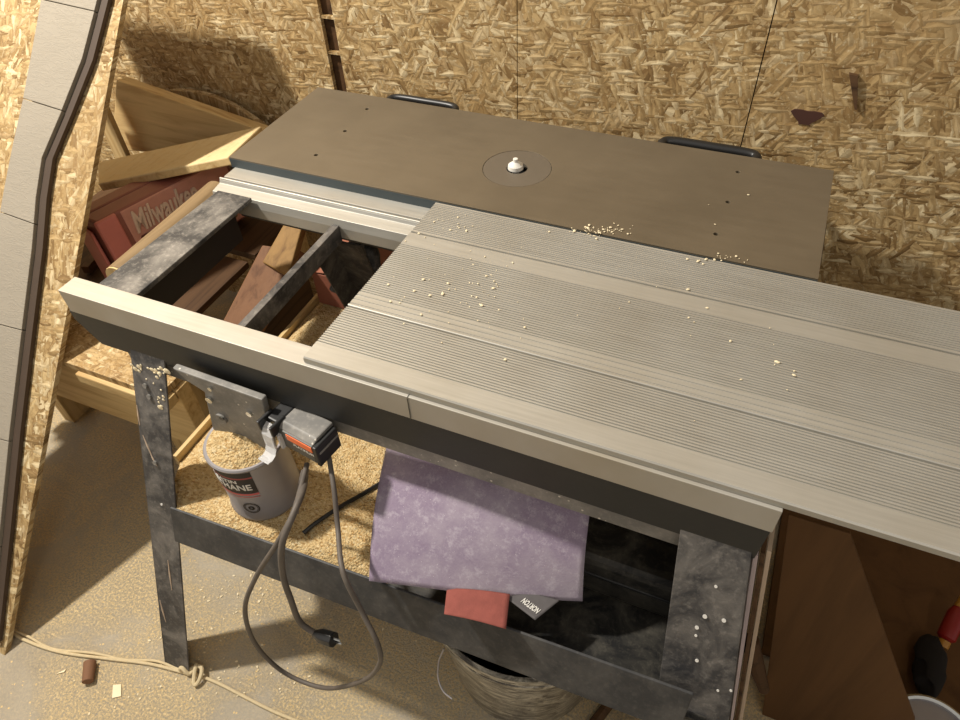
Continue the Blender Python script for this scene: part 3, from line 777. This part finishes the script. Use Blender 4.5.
# ------------------------------------------------------------------ sanding papers and the black case on the shelf
root = thing('plastic_case', 'dusty black plastic case on the lower shelf beside the right front leg', 'plastic case', (-.12, .60, .456))
b = MB(); b.box(-.40,.055,.535,.75,.466,.570); b.build('case_shell', M_TUB, root, .012)
b = MB(); b.box(-.325,.050,.532,.540,.525,.532); b.build('lid_seam', M_PLASB, root, .002)
bl, brr = PZ(369,581,.545), PZ(582,603,.535); tl, tr = PY(388,440,.580), PY(592,492,.580)
def paper(u, v):
    a = bl.lerp(brr, u); c = tl.lerp(tr, u); p = a.lerp(c, v)
    bow = math.sin(math.pi*v)
    p = p + Vector((0, -.012*bow - .004*math.sin(math.pi*u*1.3), .010*bow*(1-u) + .004*math.sin(6*u)*(1-v)))
    return p
b = MB(); g = b.grid(40, 24, paper)
o = b.build('sanding_sheet', M_PURPLE, None, smooth=True, label='large purple sanding sheet draped under the front rail', category='sandpaper')
s_ = o.modifiers.new('solid','SOLIDIFY'); s_.thickness = .0009
def sheet(name, pts, mat, label, curve=.004):
    P = [Vector(p) for p in pts]; b = MB()
    b.grid(14, 14, lambda u, v: P[0].lerp(P[1], u).lerp(P[3].lerp(P[2], u), v) + Vector((0, 0, curve*math.sin(math.pi*u))))
    o = b.build(name, mat, None, smooth=True, label=label, category='sandpaper'); s_ = o.modifiers.new('solid','SOLIDIFY'); s_.thickness = .0008; return o
sheet('sanding_sheet', [PZ(444,614,.543), PZ(506,629,.543), PZ(510,594,.545), PZ(447,588,.545)], M_REDP, 'small red piece of sandpaper below the purple sheet')
gs = [PZ(535,620,.540), PZ(560,600,.540), PZ(530,592,.540), PZ(505,597,.540)]
go = sheet('sanding_sheet', gs, M_GREYP, 'dark grey printed sandpaper corner below the purple sheet', 0.0)
gu = (gs[0]-gs[3]).normalized(); gv = (gs[2]-gs[3]).normalized(); gn = gu.cross(gv).normalized()
if gn.z < 0: gn = -gn
text_on('printed_lettering', 'NORTON', .013, M_WHITE, go, lambda x,y,z: gs[0] - gu*(.006+x) + (gs[1]-gs[0]).normalized()*(.018-y) + gn*(.0012+z), .0002, 0, .0004, .030)

# ------------------------------------------------------------------ sheets leaning on the right end of the stand
for k, (dx, mt, lb) in enumerate(((-.004, M_CARD, 'pale pinkish board edge nearest the right front leg of the stand'), (.004, M_STICK, 'middle dark brown thin board standing between two pale boards'), (.011, M_CARDW, 'outer cream board edge farthest from the right front leg'))):
    b = MB(); x = .121 + dx
    b.hexa([(x+.115,.50+.006*k,0),(x+.121,.50+.006*k,0),(x+.121,.60,0),(x+.115,.60,0),(x,.53+.006*k,.735),(x+.006,.53+.006*k,.735),(x+.006,.60,.735),(x,.60,.735)])
    b.build('thin_board', mt, None, .0008, label=lb, category='board', group='thin boards leaning on the end of the stand')

# ------------------------------------------------------------------ bucket under the stand
bc = Vector((-.205, .575, 0)); root = thing('bucket', 'large smeared dark bucket standing on the floor under the front bar', 'bucket', tuple(bc))
b = MB(); b.lathe([(0,0),(.15,0),(.152,.004),(.182,.318),(.188,.320),(.188,.328),(.183,.330),(.184,.340),(.190,.342),(.190,.350),(.186,.352),(.187,.358),(.193,.360),(.193,.368),(.186,.370),(.182,.362),(.146,.010),(0,.010)], bc, 72)
b.build('bucket_body', M_PAIL, root, smooth=True)
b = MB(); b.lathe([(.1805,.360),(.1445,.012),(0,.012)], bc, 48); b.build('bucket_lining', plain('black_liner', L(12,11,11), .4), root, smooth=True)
hp = [PZ(448,648,.345), PZ(443,660,.31), PZ(442,676,.28), PZ(447,690,.26), PZ(456,698,.255)]
hp = [p + Vector((-.006,-.004,0)) for p in hp]
MB().tube(smooth_path(hp, 6), .0016, 8).build('bail_handle', M_CAN, root, smooth=True)
p = PZ(600,712,.02); 
b = MB(); b.tube([PZ(585,735,.02), PZ(612,700,.012)], .011, 8); b.build('timber_stick', M_STICK, None, label='pale stick on the floor right of the bucket', category='stick')

# ------------------------------------------------------------------ dim corner at the right, below the plank
yb_ = .86
q0 = PY(915,720,.64); q1 = PY(850,534,.64)
quad_board('hardboard_sheet', [(.29,.64,0), (q0.x+.01,.64,0), (q0.x,.64,q0.z), tuple(q1), (.160,.64,q1.z)], .006, M_PLYD, 'brown hardboard sheet standing in the dark right of the stand', 'hardboard', (0,-1,0), .001)
b = MB(); b.tube([PY(764,690,.605), PY(757,668,.605), PY(750,640,.605)], [.010,.014,.015], 12)
b.build('round_stick', M_DARKW, None, .003, label='round wooden stick end showing beside the leaning thin boards', category='stick')
pc_ = PZ(932,742,.15); root = thing('paint_pail', 'small pail with shiny white rim on the floor, bottom right corner', 'pail', (pc_.x, pc_.y, 0))
cb = Vector((pc_.x, pc_.y, 0)); r = .080
b = MB(); b.lathe([(0,0),(r-.002,0),(r-.002,.146),(r,.148),(r+.002,.152),(r,.156),(r-.005,.156),(r-.008,.150),(0,.150)], cb, 56); b.build('pail_body', M_CAN, root, smooth=True)
b = MB(); b.lathe([(r-.001,.153),(r,.158),(r-.004,.160),(r-.008,.156),(r-.006,.152)], cb, 56, True); b.build('rim', M_CHROME, root, smooth=True)
rb = PZ(945,640,.06); root = thing('red_bottle', 'red bottle with yellow cap lying in the dark at the right edge', 'bottle', (rb.x, rb.y, 0))
tp = PZ(958,612,.09); d = (tp-rb).normalized()
MB().tube([rb, rb+d*.006, rb+d*.06, rb+d*.075], [.012,.018,.018,.012], 20).build('bottle_body', plain('red_plastic', L(140,28,22), .4), root, smooth=True)
MB().tube([rb-d*.016, rb-d*.001], [.012,.012], 20).build('bottle_base', plain('yellow_plastic', L(176,124,44), .4), root, smooth=True)
MB().tube([rb+d*.0755, rb+d*.10], [.012,.009], 20).build('cap', plain('yellow_cap', L(176,124,44), .4), root, smooth=True)
b = MB(); c = PZ(917,672,.03)
bmesh.ops.create_icosphere(b.bm, subdivisions=4, radius=1, matrix=Matrix.Translation((c.x+.02, c.y+.02, .042)) @ Matrix.Diagonal((.03,.07,.03,1)))
for v in b.bm.verts: v.co += v.co.normalized()*.02*noise.noise(v.co*34); v.co.z = max(v.co.z, .001)
b.build('rag', plain('black_cloth', L(26,22,20), .95), None, smooth=True, label='crumpled black rag behind the small pail at the right', category='rag')

MB().box(.27,1.6,.765,1.38,.001,.012).build('floor_shade_sheet', M_PLYD, None, .001, label='added dark brown sheet standing in for deep shade on the right corner floor', category='sheet')  # added sheet, its brown puts the floor's deep shade into colour
# ------------------------------------------------------------------ rope and bits on the floor
rp = [PZ(-30,612,.004), PZ(0,625,.004), PZ(25,640,.004), PZ(60,652,.004), PZ(110,659,.004), PZ(150,664,.004), PZ(186,673,.005)]
root = thing('rope', 'thin pale rope with a knot lying on the concrete by the left leg', 'rope', tuple(PZ(100,658,0)))
pth = smooth_path(rp, 8)
MB().tube(pth, .0036, 8).build('rope_strand', M_ROPE, root, smooth=True)
MB().tube([p+Vector((.002,.006+.003*math.sin(i*.5),0)) for i, p in enumerate(pth)], .003, 8).build('rope_strand', M_ROPE, root, smooth=True)
MB().tube(smooth_path([PZ(196,674,.005), PZ(220,684,.004), PZ(245,697,.004), PZ(275,712,.004), PZ(310,726,.004)], 8), .0036, 8).build('rope_strand', M_ROPE, root, smooth=True)
kc = PZ(192,672,.012); kp = []
for i in range(60):
    t = 2*math.pi*i/59
    kp.append(kc + Vector((.022*math.sin(t)+.009*math.sin(2*t), .018*math.cos(2*t)*.6+.008*math.sin(3*t), .006*math.sin(3*t)+.002)))
MB().tube(kp, .0045, 8).build('knot', M_ROPE, root, smooth=True)
p = PZ(88,680,.012); q = PZ(90,662,.012)
MB().tube([p + (p-q)*.1, q], [.012,.0135], 14).build('cork_plug', plain('brown_cork', L(124,88,62), .8, bump=.3), None, .001, True, label='short brown cylinder lying on the concrete near the rope', category='plug')
b = MB(); b.slab([PZ(112,698,.003), PZ(121,696,.003), PZ(121,684,.003), PZ(113,685,.003)], .002, (0,0,1))
b.build('wood_chip', M_CRUMB, None, label='square pale wood chip lying on the concrete', category='wood chip')
b = MB(); b.slab([PZ(56,674,.003), PZ(64,672,.003), PZ(66,669,.003)], .002, (0,0,1))
b.build('wood_chip', M_CRUMB, None, label='tiny pointed pale chip beside the rope', category='wood chip')
b = MB()
for cx, cy, n, sx, sy in ((230,670,60,70,25),(300,590,60,70,25),(240,600,50,60,30),(190,640,30,30,20),(120,690,20,60,20),(420,610,30,30,30)):
    for _ in range(n):
        c = PZ(random.gauss(cx,sx*.6), random.gauss(cy,sy*.6), .0015); crumb(c, random.uniform(.001,.0028))
b.build('floor_crumbs', M_CRUMB, None, label='sawdust crumbs scattered over the concrete floor', category='crumbs', kind='stuff')

for o in C.objects:
    if '_w' in o: del o['_w']
